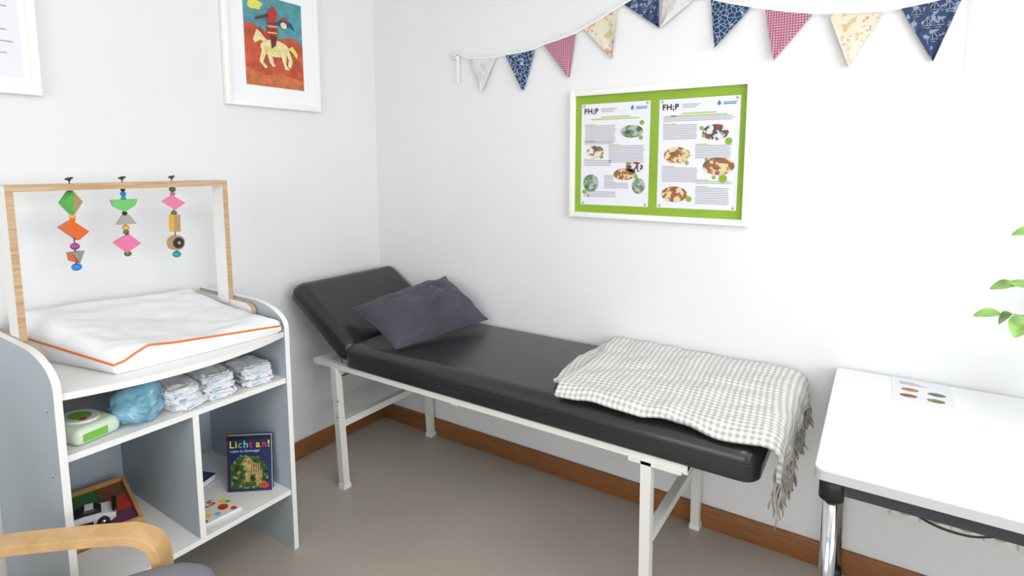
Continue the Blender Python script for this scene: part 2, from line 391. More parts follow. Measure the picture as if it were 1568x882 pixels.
o3=[('b',1.334,.011,tdg),('b',1.318,.008,tp_),('p',1.287,[(-.036,.006),(.004,-.024),(.036,0),(-.002,.028)],tp_,twd,-20),('b',1.252,.010,tdg),('p',1.217,[(-.014,-.030),(.012,-.032),(.014,.028),(-.010,.030)],twd,ty,15),('p',1.147,[(p[0],p[1]) for p in ell(0,0,.026,.026,20)],twd,twd,10),('b',1.106,.014,tte)]
t3=toy('toy_string_3',-1.169,o3)
q=MB(); R=Matrix.Translation((.225,-1.169,1.147))@Matrix.Rotation(math.radians(10),4,'Z')
q.prism([R@V((.012,p[0],p[1])) for p in ell(0,0,.019,.019,20)],R.to_3x3()@V((.004,0,0)),tk); q.prism([R@V((.016,p[0],p[1])) for p in ell(0,0,.006,.006,12)],R.to_3x3()@V((.002,0,0)),twd)
q.build('toy_ring_face',arch_o)

# ---- items on shelves
m_wip=mat('wipes_foil',(214,228,206),.35,bump=.1,bump_scale=20); m_grn=mat('lime_green',(120,186,72),.4); m_redp=mat('print_red',(200,70,60),.5)
b=MB(); Mw=Matrix.Translation((.435,-1.560,.688))@Matrix.Rotation(math.radians(12),4,'Z')
b.box((-.085,-.062,-.027),(.085,.062,.022),m_wip,M=Mw,b=.02,seg=4)
b.prism([Mw@V(p) for p in ell(.0,.0,.055,.042,24,.021)],(0,0,.006),m_white); b.poly([Mw@V(p) for p in ell(.0,.0,.034,.026,20,.0275)],m_grn); b.poly([Mw@V(p) for p in ell(.03,-.01,.012,.009,14,.0278)],m_redp)
b.poly([Mw@V(p) for p in ((.0855,-.045,-.016),(.0855,.02,-.016),(.0855,.02,.006),(.0855,-.045,.006))],m_grn)
b.build('wipes_package')
m_bag=mat('blue_film',(140,198,224),.18,alpha=.72,noise_amt=.15,noise_scale=12,bump=.9,bump_scale=16,coat=.4)
m_clear=mat('clear_film',(220,230,236),.2,alpha=.6,bump=.5,bump_scale=30)
def film_bag(b,c,r,peaks,m,seed):
    # thin bag: large flat crease facets plus drawn-up corners
    bm=bmesh.new(); bmesh.ops.create_icosphere(bm,subdivisions=5,radius=1)
    for v in bm.verts:
        p=v.co.normalized(); d=1
        vd=noise.voronoi(p*1.7+V((seed,0,0)))[0]; d+= .22*(vd[1]-vd[0])-.10
        for pk,am,sh in peaks:
            d+=am*max(0,p.dot(V(pk).normalized()))**sh
        d+=.03*noise.noise(p*7)
        v.co=V((c[0]+p.x*r[0]*d,c[1]+p.y*r[1]*d,max(.6605,c[2]+p.z*r[2]*d)))
    b.frombm(bm,m,True)
b=MB(); film_bag(b,(.46,-1.430,.700),(.080,.066,.050),[((.2,.5,1),.75,8),((-.1,-.5,.9),.35,10),((.6,-.9,.1),.25,10),((.6,.9,-.1),.15,12)],m_bag,3.0); b.build('blue_plastic_bag')
b=MB(); b.lump((.30,-1.40,.73),(.04,.035,.045),m_clear,.5,12,2.6,3,.6605,smooth=False); b.build('clear_plastic_bag')
m_dia=mat('diaper_white',(224,227,232),.8,bump=.4,bump_scale=22); m_dprint=mat('diaper_print',(150,190,215),.8)
for i,(y,hh) in enumerate(((-1.312,.072),(-1.192,.07),(-1.060,.064))):
    b=MB(); 
    for k in range(3):
        zc=.661+hh*(k+.5)/3; jx=random.uniform(-.012,.012); jy=random.uniform(-.006,.006)
        M_=Matrix.Translation((.44+jx,y+jy,zc))@Matrix.Rotation(math.radians(random.uniform(-12,12)),4,'Z')
        bm=bmesh.new(); bmesh.ops.create_icosphere(bm,subdivisions=5,radius=1)
        for v in bm.verts:
            p=v.co; sgn=lambda t,e:math.copysign(abs(t)**e,t)
            d=1+.14*noise.noise(p*2.3+V((i*3,k*5,0)))+.10*noise.noise(p*6+V((i*3,k*5,4)))
            v.co=V((sgn(p.x,.5)*.088*d,sgn(p.y,.5)*.054*d,sgn(p.z,.7)*(hh/6)*1.25*(1+.6*noise.noise(V((p.x*3,p.y*5,i+k*3))))))
        b.frombm(bm,m_dia,True,M_)
        b.box((.0855,-.03,-.003),(.0905,-.005,.002),m_dprint,M=M_)
    b.build('diaper_stack')

# books
m_navy=mat('cover_navy',(30,46,92),.35); m_jung=spots('cover_jungle',(44,84,40),(150,146,76),70,.60,(20,34,40)); m_yel=mat('print_yellow',(240,214,60),.5); m_sky=mat('print_cyan',(120,200,230),.5); m_red=mat('print_red2',(208,50,44),.5)
a=V((.372,-1.120,.236)); c=V((.492,-1.022,.236)); ex=(c-a).normalized(); nz=V((ex.y,-ex.x,0)); W=(c-a).length
Mk=Matrix(((ex.x,0,nz.x,a.x),(ex.y,0,nz.y,a.y),(0,1,0,a.z),(0,0,0,1)))@Matrix.Rotation(math.radians(-5),4,'X')
b=MB(); Hb=.205
b.box((0,0,-.002),(W,Hb,0),m_navy,M=Mk); b.box((0,0,-.022),(W,Hb,-.020),m_navy,M=Mk); b.box((0,0,-.022),(.002,Hb,0),m_red,M=Mk); b.box((.002,.003,-.020),(W-.003,Hb-.003,-.002),m_paper,M=Mk)
b.poly([(x*W,y*Hb,.0008) for x,y in ((.08,.05),(.92,.05),(.92,.4),(.75,.62),(.3,.66),(.08,.5))],m_jung,M=Mk)
m_tig=mat('tiger',(178,156,96),.6,noise_amt=.35,noise_scale=70); m_dk=mat('tiger_stripe',(50,40,30),.6)
b.poly([(x*W,y*Hb,.0012) for x,y in ((.40,.50),(.36,.42),(.42,.36),(.40,.18),(.50,.16),(.54,.30),(.64,.30),(.66,.12),(.76,.12),(.80,.34),(.76,.46),(.62,.52))],m_tig,M=Mk)
b.poly([(p[0]*W,p[1]*Hb,.0014) for p in ell(.46,.52,.12,.085)],m_tig,M=Mk)
for k in range(5): b.poly([(x*W,y*Hb,.0016) for x,y in ((.54+k*.05,.34),(.555+k*.05,.34),(.575+k*.05,.49),(.56+k*.05,.49))],m_dk,M=Mk)
for x_ in (.42,.50): b.poly([(p[0]*W,p[1]*Hb,.0017) for p in ell(x_,.54,.015,.012,10)],m_dk,M=Mk)
b.poly([(p[0]*W,p[1]*Hb,.0012) for p in ell(.85,.10,.09,.055)],m_red,M=Mk)
b.box((0,Hb*.93,.0005),(W,Hb,.001),m_black,M=Mk)
xx=.009
for ch,mm,wd_ in zip("Licht an!",(m_yel,m_yel,m_grn,m_sky,m_red,m_yel,m_yel,m_redp,m_yel),(.56,.28,.52,.56,.36,.30,.56,.56,.3)):
    if ch!=' ': text_mesh(b,ch,.036,mm,Mk@Matrix.Translation((xx,Hb*.79,.0014)),bold=.0006)
    xx+=wd_*.036
text_mesh(b,"Leben im Dschungel",.0125,m_paper,Mk@Matrix.Translation((.012,Hb*.71,.0014)))
b.build('childrens_book')
b=MB(); Mf=Matrix.Translation((.405,-1.212,.241))@Matrix.Rotation(math.radians(-4),4,'Z')
b.box((-.10,-.07,-.005),(.10,.07,.004),m_paper,M=Mf); b.poly([(p[0],p[1],.0045) for p in ((-.10,-.07),(.10,-.07),(.10,.07),(-.10,.07))],mat('cover_white',(236,232,220),.4),M=Mf)
for (x,y,r,mm) in ((.05,.03,.02,m_red),(.06,-.03,.016,m_yel),(.075,.0,.012,m_sky),(.015,.045,.014,m_yel),(.03,.055,.01,m_grn),(.085,-.045,.010,m_red),(.085,.05,.012,m_redp)): b.poly(ell(x,y,r,r*.8,16,.0048+r*.01),mm,M=Mf)
text_mesh(b,"KKS",.05,m_red,Mf@Matrix.Translation((.012,-.062,.0056))@Matrix.Rotation(math.radians(90),4,'Z'),bold=.001)
b.build('childrens_book')
b=MB(); Mf=Matrix.Translation((.20,-1.195,.246))@Matrix.Rotation(math.radians(20),4,'Z'); b.box((-.08,-.075,-.010),(.08,.075,.012),m_paper,M=Mf); b.box((-.082,-.077,.012),(.082,.077,.014),m_navy,M=Mf); b.box((-.082,-.077,-.011),(.082,.077,-.010),m_navy,M=Mf); b.poly(ell(.02,0,.04,.03,16,.0146),m_sky,M=Mf); b.build('childrens_book')

# wooden tray puzzle + toy car
tr=MB(); Mt=Matrix.Translation((.20,-1.485,.284))@Matrix.Rotation(math.radians(-10),4,'Z')@Matrix.Rotation(math.radians(12),4,'Y')
m_tw=wood('tray_wood',(206,160,104),(190,142,88),(3,3,20))
tr.box((-.12,-.125,-.024),(.12,.125,-.016),m_tw,M=Mt)
for lo,hi in (((-.12,-.125,-.024),(.12,-.115,.02)),((-.12,.115,-.024),(.12,.125,.02)),((-.12,-.115,-.024),(-.11,.115,.02)),((.11,-.115,-.024),(.12,.115,.02))): tr.box(lo,hi,m_tw,M=Mt)
cols=[mat('puzzle_'+n,c,.5) for n,c in (('green',(60,120,60)),('red',(190,60,40)),('purple',(110,60,90)),('yellow',(220,190,70)),('brown',(120,80,50)))]
def pz(i,j): return (-.11+i*.22/3,-.115+j*.23/3)
cells_=[((0,0),0),((1,0),3),((2,0),1),((0,1),0),((1,1),3),((2,1),1),((0,2),4),((1,2),1),((2,2),2)]
for (i,j),ci in cells_:
    xa,ya_=pz(i,j); xb,yb_=pz(i+1,j+1); tr.box((xa,ya_,-.016),(xb-.001,yb_-.001,.006),cols[ci],M=Mt)
tr.build('wooden_puzzle_tray')
car=MB(); Mc=Mt@Matrix.Translation((.040,-.018,.031))@Matrix.Rotation(math.radians(-100),4,'Z')@Matrix.Diagonal((1.12,1.12,1.12,1))
m_cw=mat('car_white',(222,222,222),.25); m_tyre=mat('tyre',(26,26,28),.7)
def carhull(sections,m):
    # sections: (x, halfwidth, zlow, zhigh, top halfwidth)
    vs=[];fs=[]
    for x,hw,zl,zh,tw in sections:
        vs+=[Mc@V(p) for p in ((x,-hw,zl),(x,-hw,(zl+zh)/2+.002),(x,-tw,zh),(x,tw,zh),(x,hw,(zl+zh)/2+.002),(x,hw,zl))]
    for i in range(len(sections)-1):
        for k in range(6): fs.append((i*6+k,i*6+(k+1)%6,(i+1)*6+(k+1)%6,(i+1)*6+k))
    fs.append(tuple(range(6))[::-1]); fs.append(tuple((len(sections)-1)*6+k for k in range(6))); car.add(vs,fs,m)
carhull([(-.074,.022,-.006,.010,.019),(-.062,.030,-.008,.016,.024),(-.035,.027,-.008,.020,.022),(0,.026,-.008,.020,.021),(.03,.028,-.008,.016,.022),(.058,.028,-.008,.011,.020),(.074,.020,-.006,.003,.016)],m_cw)
carhull([(-.040,.018,.016,.020,.016),(-.026,.0185,.018,.033,.013),(.0,.0185,.018,.034,.013),(.028,.018,.014,.018,.015)],m_black)
car.box((-.022,-.012,.0335),(-.002,.012,.0355),m_cw,M=Mc)
car.box((-.076,-.029,.026),(-.064,.029,.028),m_black,M=Mc); 
for y in (-.02,.02): car.box((-.072,y-.001,.012),(-.068,y+.001,.027),m_black,M=Mc)
for y in (-.0275,.0275): car.box((-.022,y-.002,-.008),(.024,y+.002,.002),m_black,M=Mc)
for x in (-.045,.045):
    for y in (-.029,.029):
        car.tube([Mc@V((x,y-.006,-.003)),Mc@V((x,y+.006,-.003))],.0165,m_tyre,18); s_=1 if y>0 else -1
        car.tube([Mc@V((x,y+s_*.006,-.003)),Mc@V((x,y+s_*.0068,-.003))],.009,m_chrome,10)
car.build('toy_car')

# ------------------------------------------------------------ pictures on left wall
def frame_A(name,y0,y1,z0,z1,fw=.024,d=.028):
    b=MB()
    b.box((.001,y0,z0),(d,y0+fw,z1),m_whitefr,b=.003); b.box((.001,y1-fw,z0),(d,y1,z1),m_whitefr,b=.003)
    b.box((.001,y0+fw*.9,z0),(d*.97,y1-fw*.9,z0+fw),m_whitefr,b=.003); b.box((.001,y0+fw*.9,z1-fw),(d*.97,y1-fw*.9,z1),m_whitefr,b=.003)
    b.box((.001,y0+.01,z0+.01),(.012,y1-.01,z1-.01),mat(name+'_mat_board',(240,242,244),.8))
    return b
b=frame_A('painting',-.836,-.371,1.668,2.235)
iy,iz,iw,ih=-.739,1.76,.285,.382
Mi=MB_A(iy,iz,.0125)@Matrix.Diagonal((iw,ih,1,1))
c_t=mat('paint_teal',(84,150,160),.6,noise_amt=.15,noise_scale=30); c_r=mat('paint_red',(196,84,54),.6,noise_amt=.18,noise_scale=24); c_r2=mat('paint_orange',(208,114,68),.6,noise_amt=.15,noise_scale=30)
c_y=mat('paint_cream',(232,220,164),.6,noise_amt=.1,noise_scale=60); c_l=mat('paint_lemon',(220,216,100),.6); c_d=mat('paint_brown',(96,44,36),.6); c_rr=mat('paint_crimson',(176,52,46),.6); c_b2=mat('paint_navy',(50,70,120),.6)
def P(pts,m,z): b.poly([(x,y,z*.0004) for x,y in pts],m,M=Mi)
def E(cx,cy,rx,ry,m,z): b.poly([(p[0],p[1],z*.0004) for p in ell(cx,cy,rx,ry,20)],m,M=Mi)
P([(0,0),(1,0),(1,1),(0,1)],c_t,0)
P([(0,0),(1,0),(1,.52),(.85,.60),(.6,.56),(.3,.62),(.12,.68),(0,.66)],c_r,1)
P([(0,0),(1,0),(1,.10),(.6,.17),(.3,.12),(0,.2)],c_r2,2)
E(.2,.9,.12,.035,c_l,2); E(.14,.87,.07,.04,c_l,3); E(.22,.86,.06,.025,c_l,4)
E(.50,.44,.25,.095,c_y,5); P([(.28,.5),(.40,.52),(.30,.60),(.20,.60),(.18,.55)],c_y,6); P([(.20,.62),(.30,.58),(.24,.50),(.16,.47),(.13,.50)],c_y,7)
for q in ([(.28,.44),(.36,.40),(.28,.27),(.36,.22),(.31,.20),(.22,.27)],[(.34,.40),(.44,.38),(.46,.27),(.50,.24),(.44,.23),(.39,.28)],[(.58,.42),(.70,.40),(.68,.28),(.74,.22),(.66,.22),(.62,.30)],[(.66,.46),(.76,.42),(.80,.32),(.76,.24),(.71,.26),(.73,.33)]): P(q,c_y,8)
P([(.72,.46),(.80,.50),(.90,.42),(.88,.36),(.80,.43)],c_l,9); P([(.22,.62),(.26,.66),(.34,.58),(.42,.53),(.36,.52)],c_rr,9)
E(.46,.64,.10,.09,c_rr,10); P([(.42,.58),(.54,.58),(.50,.44),(.44,.42)],c_d,11); P([(.38,.72),(.50,.70),(.56,.84),(.48,.92),(.40,.84)],c_rr,11)
for k in range(4): P([(.38,.60+k*.035),(.54,.61+k*.035),(.54,.622+k*.035),(.38,.612+k*.035)],c_b2 if k%2 else c_l,12)
E(.66,.72,.055,.035,c_y,13); P([(.52,.72),(.64,.80),(.80,.76),(.86,.68),(.78,.72),(.66,.70)],c_b2,12); P([(.58,.76),(.68,.82),(.74,.78)],c_rr,14); P([(.4,.78),(.18,.72),(.18,.74),(.4,.82)],c_d,13)
P([(.3,.40),(.36,.46),(.42,.42),(.5,.47),(.56,.41),(.54,.39),(.48,.43),(.42,.39),(.36,.43),(.32,.38)],c_l,14)
b.build('framed_painting')
b=frame_A('print',-1.93,-1.446,1.638,2.22)
b.box((.012,-1.86,1.69),(.014,-1.488,2.15),m_paper)
mt=mat('violet_ink',(170,162,204),.8)
for k in range(9): b.box((.014,-1.80,1.76+k*.035),(.0144,-1.50-random.uniform(0,.04),1.764+k*.035),mt)
b.build('framed_print')

# ------------------------------------------------------------ poster on back wall
b=MB(); X0,X1,Z0,Z1=1.179,1.898,1.199,1.723; fw=.022; d=.026
for lo,hi in (((X0,-d,Z0),(X0+fw,-.001,Z1)),((X1-fw,-d,Z0),(X1,-.001,Z1)),((X0+fw,-d,Z0),(X1-fw,-.001,Z0+fw)),((X0+fw,-d,Z1-fw),(X1-fw,-.001,Z1))): b.box(lo,hi,m_whitefr,b=.002)
m_lime=mat('lime_backing',(136,172,44),.6,noise_amt=.05,noise_scale=6); b.box((X0+.01,-.010,Z0+.01),(X1-.01,-.002,Z1-.01),m_lime)
m_ink=mat('ink_black',(30,30,34),.7); m_inkg=mat('ink_grey',(160,162,172),.7); m_limet=mat('ink_lime',(170,196,84),.7); m_tealt=mat('ink_teal',(60,160,150),.7); m_blut=mat('ink_blue',(50,90,160),.7)
photos=[spots('photo_%d'%i,a_,c_,46,.52,d_) for i,(a_,c_,d_) in enumerate((((112,140,104),(170,180,184),(60,90,60)),((140,116,96),(226,214,196),(70,60,60)),((80,82,88),(222,220,214),(170,70,56)),((160,96,70),(220,204,160),(90,110,80)),((110,130,110),(150,150,190),(200,190,170))))]
def paper(px,pz_,w,h,pics,dots,txt):
    def r(x0,y0,x1,y1,m,z): b.poly([(x0*w,y0*h,z),(x1*w,y0*h,z),(x1*w,y1*h,z),(x0*w,y1*h,z)],m,M=MB_B(px,pz_,.0105+z*1.0)@Matrix.Diagonal((1,1,0,1)))
    def e(cx,cy,rx,ry,m,z): b.poly([(p[0]*w,p[1]*h,0) for p in ell(cx,cy,rx,ry,26)],m,M=MB_B(px,pz_,.0105+z))
    r(0,0,1,1,m_paper,0)
    text_mesh(b,"FH;P",.030,m_ink,MB_B(px+.012,pz_+.905*h,.0116),bold=.0009,space=1.12)
    for k in range(3): r(.30,.945-k*.014,.53-.03*k,.950-k*.014,m_inkg,.001)
    e(.75,.94,.022,.018,m_tealt,.001); r(.745,.94,.76,.965,m_blut,.0012); r(.80,.945,.96,.953,m_tealt,.001); r(.80,.93,.95,.938,m_blut,.001)
    r(.3,.862,.72,.872,m_limet,.001); r(.15,.842,.85,.852,m_limet,.001)
    for (y0,y1,x0,x1) in txt:
        y=y1
        r(x0,y+.012,x0+.16,y+.019,m_limet,.001)
        while y>y0: r(x0,y,x1-random.uniform(0,.06)*(x1-x0),y+.006,m_inkg,.001); y-=.0155
    for (cx,cy,rx,ry,k) in pics: e(cx,cy,rx,ry,photos[k],.0014)
    for (cx,cy,rr) in dots: e(cx,cy,rr*h/w*1.0,rr,m_lime,.0018)
    e(.96,.98,.016,.011,m_inkg,.002); e(.04,.98,.016,.011,m_inkg,.002); e(.04,.02,.016,.011,m_inkg,.002); e(.96,.02,.016,.011,m_inkg,.002)
paper(1.228,1.253,.295,.414,[(.75,.72,.16,.06,0),(.22,.53,.13,.06,1),(.66,.31,.16,.055,3),(.80,.38,.12,.05,2),(.86,.20,.09,.075,0),(.16,.22,.12,.085,0)],[(.89,.80,.022),(.88,.66,.020),(.32,.48,.018),(.70,.41,.017),(.82,.29,.02),(.06,.13,.022),(.12,.09,.012)],
 [(.62,.78,.06,.52),(.41,.58,.42,.94),(.38,.44,.05,.48),(.60,.62,.05,.5),(.24,.28,.36,.50),(.07,.13,.05,.55),(.16,.22,.36,.72)])
paper(1.558,1.253,.296,.413,[(.72,.69,.16,.07,2),(.25,.49,.17,.075,3),(.77,.39,.19,.078,3),(.23,.13,.17,.072,3)],[(.55,.73,.018),(.58,.66,.016),(.88,.61,.03),(.38,.42,.018),(.62,.45,.014),(.72,.29,.016),(.83,.28,.036),(.42,.09,.026)],
 [(.63,.76,.06,.50),(.79,.83,.06,.94),(.46,.57,.48,.92),(.24,.37,.06,.52),(.22,.25,.5,.94),(.04,.19,.5,.92)])
b.build('framed_poster')

# ------------------------------------------------------------ bunting
navy=cells('fabric_navy_cells',(32,56,94),(172,188,208),62,.015); pinkg=gingham('fabric_pink_gingham',(206,164,178),(138,46,80),.0085)
cream=spots('fabric_cream_floral',(216,209,190),(198,182,134),40,.62,(192,152,142)); wht=spots('fabric_white',(218,217,216),(202,202,202),30,.6)
boats=spots('fabric_boats',(50,64,98),(136,148,172),60,.60,(34,46,80)); m_tape=mat('cotton_tape',(240,240,238),.9); m_sail=mat('sail_print',(190,198,212),.9)
pen=[((.646,1.913),(.798,1.903),(.717,1.749),wht),((.848,1.907),(1.002,1.916),(.942,1.745),navy),((1.044,1.930),(1.197,1.958),(1.166,1.783),pinkg),((1.233,1.972),(1.377,2.031),(1.362,1.841),cream),
((1.404,2.042),(1.545,2.098),(1.551,1.934),boats),((1.562,2.092),(1.690,2.026),(1.556,1.932),wht),((1.736,2.011),(1.877,1.963),(1.755,1.835),navy),((1.920,1.950),(2.067,1.914),(1.955,1.776),pinkg),((2.111,1.908),(2.262,1.893),(2.178,1.731),cream),((2.305,1.896),(2.457,1.915),(2.396,1.727),boats)]
b=MB()
for k,(a_,c_,t_,m_) in enumerate(pen):
    a_,c_,t_=V((a_[0],0,a_[1])),V((c_[0],0,c_[1])),V((t_[0],0,t_[1]))
    def fn(s_,r_):
        p=(a_.lerp(c_,s_)).lerp(t_,r_*.985); p.y=-.016-.006*math.sin(s_*3.1+k)*(.3+r_)-.004*math.sin(s_*8+k*2)*r_
        return p
    b.grid(fn,14,16,m_)
    if m_ is boats:   # printed sailing boats: thin outlines following the cloth
        for (s0,r0) in ((.22,.12),(.55,.10),(.82,.14),(.38,.34),(.66,.36),(.5,.58)):
            q0=fn(s0,r0)+V((0,-.0012,0)); sc_=.016
            for (x1_,z1_),(x2_,z2_) in (((0,sc_),(0,-sc_*.6)),((0,sc_),(sc_*.8,-sc_*.3)),((0,sc_),(-sc_*.7,-sc_*.3)),((-sc_*.8,-sc_*.6),(sc_*.9,-sc_*.6)),((-sc_*.5,-sc_),(sc_*.5,-sc_))):
                b.tube([q0+V((x1_,0,z1_)),q0+V((x2_,0,z2_))],.0007,m_sail,4)
line=[(.555,1.93),(.58,1.938)]
for a_,c_,t_,m_ in pen: line+=[a_,((a_[0]+c_[0])/2,(a_[1]+c_[1])/2-.002),c_]
line+=[(2.50,1.945)]
for (xa,za),(xb,zb) in zip(line,line[1:]):
    b.box((0,-.0035,-.003),(math.hypot(xb-xa,zb-za),-.001,.003),m_tape,M=Matrix.Translation((xa,-.016,za))@Matrix.Rotation(-math.atan2(zb-za,xb-xa),4,'Y'))
b.box((.570,-.016,1.807),(.584,-.013,1.94),m_tape); b.box((2.482,-.016,1.688),(2.492,-.013,1.95),m_tape)
b.tube([(.58,-.016,1.935),(.565,-.020,1.955),(.548,-.018,1.95),(.56,-.017,1.932),(.58,-.016,1.932),(.545,-.016,1.915)],.004,m_tape,8)
for x,z in ((.58,1.937),(1.553,2.10),(2.497,1.948)): b.tube([(x,-.0005,z),(x,-.022,z)],.004,m_chrome,10)
b.build('bunting_garland')

# ------------------------------------------------------------ folding table
b=MB(); m_tt=mat('white_laminate',(236,238,240),.25); m_edge=mat('grey_table_edge',(186,189,194),.4)
tx0,tx1,ty0,ty1=2.201,3.60,-.775,-.012
def rr(x0,y0,x1,y1,r,n=6):
    o=[]
    for cx,cy,a0 in ((x1-r,y1-r,0),(x0+r,y1-r,90),(x0+r,y0+r,180),(x1-r,y0+r,270)):
        for k in range(n+1):
            a=math.radians(a0+90*k/n); o.append((cx+r*math.cos(a),cy+r*math.sin(a)))
    return o
b.prism([(x,y,.712) for x,y in rr(tx0,ty0,tx1,ty1,.02)],(0,0,.022),m_edge); b.prism([(x,y,.734) for x,y in rr(tx0+.002,ty0+.002,tx1-.002,ty1-.002,.02)],(0,0,.003),m_tt)
m_apr=mat('dark_grey_steel',(62,64,70),.4,.3)
b.box((tx0+.06,ty0+.03,.672),(tx1-.06,ty0+.055,.712),m_apr); b.box((tx0+.06,ty1-.055,.672),(tx1-.06,ty1-.03,.712),m_apr)
b.box((tx0+.03,ty0+.06,.672),(tx0+.055,ty1-.06,.712),m_apr)
for x in (tx0+.036,tx1-.036):
    for y in (ty0+.042,ty1-.042):
        b.tube([(x,y,.04),(x,y,.68)],.0165,m_chrome,20); b.tube([(x,y,.655),(x,y,.712)],.026,m_black,20); b.tube([(x,y,0),(x,y,.045)],.0215,m_black,18)
b.build('table')
b=MB(); b.box((2.356,-.225,.7375),(2.504,-.015,.7383),m_paper)
Ml=Matrix.Translation((2.356,-.225,.7385)); fo=[mat('food_%d'%i,c,.6,noise_amt=.3,noise_scale=90) for i,c in enumerate(((150,90,60),(110,120,70),(190,120,70),(100,110,120)))]
for k,(x,y) in enumerate(((.04,.05),(.105,.045),(.045,.105),(.11,.10))):
    b.poly(ell(x,y,.022,.015,18,.0002),fo[k],M=Ml); b.poly(ell(x-.006,y+.004,.008,.006,12,.0004),fo[(k+1)%4],M=Ml)
for k in range(4): b.poly([(x,y,.0002) for x,y in ((.02,.15+k*.008),(.09-.01*k,.15+k*.008),(.09-.01*k,.153+k*.008),(.02,.153+k*.008))],m_inkg,M=Ml)
b.build('leaflet')
# cable and outlets
b=MB()
ctrl=[V((2.27,-.68,.69)),V((2.30,-.60,.655)),V((2.37,-.50,.57)),V((2.46,-.38,.47)),V((2.56,-.22,.38)),V((2.66,-.06,.32)),V((2.72,-.03,.30))]
def cr(c,n=8):
    o=[]; c=[c[0]]+c+[c[-1]]
    for i in range(1,len(c)-2):
        for k in range(n):
            t=k/n; p0,p1,p2,p3=c[i-1],c[i],c[i+1],c[i+2]
            o.append(.5*((2*p1)+(p2-p0)*t+(2*p0-5*p1+4*p2-p3)*t*t+(3*p1-p0-3*p2+p3)*t**3))
    o.append(c[-2]); return o
b.tube(cr(ctrl),.0035,m_black,8); b.build('power_cable')
b=MB(); m_sock=mat('socket_white',(214,214,212),.4)
for x in (2.42,2.50,2.58,2.66,2.74):
    b.box((x-.038,-.012,.262),(x+.038,-.001,.338),m_white,b=.003); b.tube([(x,-.010,.30),(x,-.014,.30)],.022,m_sock,20); b.tube([(x-.009,-.0142,.30),(x-.009,-.0146,.30)],.003,m_black,8); b.tube([(x+.009,-.0142,.30),(x+.009,-.0146,.30)],.003,m_black,8)
b.box((2.382,-.004,.258),(2.778,-.001,.342),m_white)
b.build('wall_outlet')

# plant
b=MB(); m_leaf=mat('leaf',(146,192,100),.45,noise_amt=.25,noise_scale=25); m_stem=mat('stem',(96,130,60),.6); m_pot=mat('ceramic_pot',(236,236,232),.3); m_soil=mat('soil',(60,44,34),.95)
pc=V((2.86,-.30,.7372))
prf=[(.001,0),(.07,0),(.095,.16),(.1,.17),(.092,.172),(.086,.15),(.001,.15)]
n=28; vs=[pc+V((r*math.cos(2*math.pi*k/n),r*math.sin(2*math.pi*k/n),z)) for r,z in prf for k in range(n)]
b.add(vs,[(i*n+k,i*n+(k+1)%n,(i+1)*n+(k+1)%n,(i+1)*n+k) for i in range(len(prf)-1) for k in range(n)],m_pot,True)
b.add([pc+V((.086*math.cos(2*math.pi*k/n),.086*math.sin(2*math.pi*k/n),.152)) for k in range(n)],[tuple(range(n))],m_soil)
def leaf(base,tip,wd,up=V((0,-.5,.85))):
    base=V(base);tip=V(tip);t=(tip-base); L=t.length; t.normalize(); s_=t.cross(up).normalized(); n_=s_.cross(t)
    def fn(a,c):
        w_=wd*1.15*math.sin(math.pi*min(1,a*.97+.03))**.7*(1-.2*a); q=(c-.5)*2
        return base+t*L*a+s_*q*w_+n_*(abs(q)*w_*.3-.02*a*a)
    b.grid(fn,12,6,m_leaf)
def stem(tip,leaves):
    base=pc+V((random.uniform(-.03,.03),random.uniform(-.03,.03),.15)); tip=V(tip); mid=(base+tip)/2+V((0,0,.10))
    pts=[(1-t)**2*base+2*t*(1-t)*mid+t*t*tip for t in [i/12 for i in range(13)]]
    b.tube(pts,[.0032-.0002*i for i in range(13)],m_stem,7)
    for k,(dx,dy,dz,L,w_) in enumerate(leaves):
        p=pts[12-min(12,k)]; dd=V((dx,dy,dz)).normalized()*L; leaf(p,p+dd,w_)
stem((2.572,-.25,1.03),[(-1,-.2,.05,.055,.016),(-.8,.2,-.5,.040,.016),(-.3,-.6,-.7,.060,.022),(.3,-.4,-.8,.055,.020),(-.2,.4,.9,.04,.016)])
stem((2.60,-.22,1.105),[(-1,-.1,-.02,.050,.018),(-.8,.3,.5,.040,.016),(-.2,-.5,.6,.05,.018),(.4,-.5,-.6,.05,.020)])
stem((2.63,-.25,1.25),[(-1,0,.1,.05,.02),(.2,.6,.6,.06,.02),(.1,-.6,.6,.06,.02)])
for k in range(9):
    a=k*.7; stem((2.90+.16*math.cos(a)*(1 if math.cos(a)>0 else .4),-.30+.18*math.sin(a),1.12+.16*((k*37)%10)/10),[(math.cos(a),math.sin(a),.3,.08,.025),(math.cos(a+1),math.sin(a+1),.2,.07,.024),(math.cos(a-1),math.sin(a-1),.1,.07,.024),(0.1,.1,1,.06,.02)])
b.build('potted_plant')

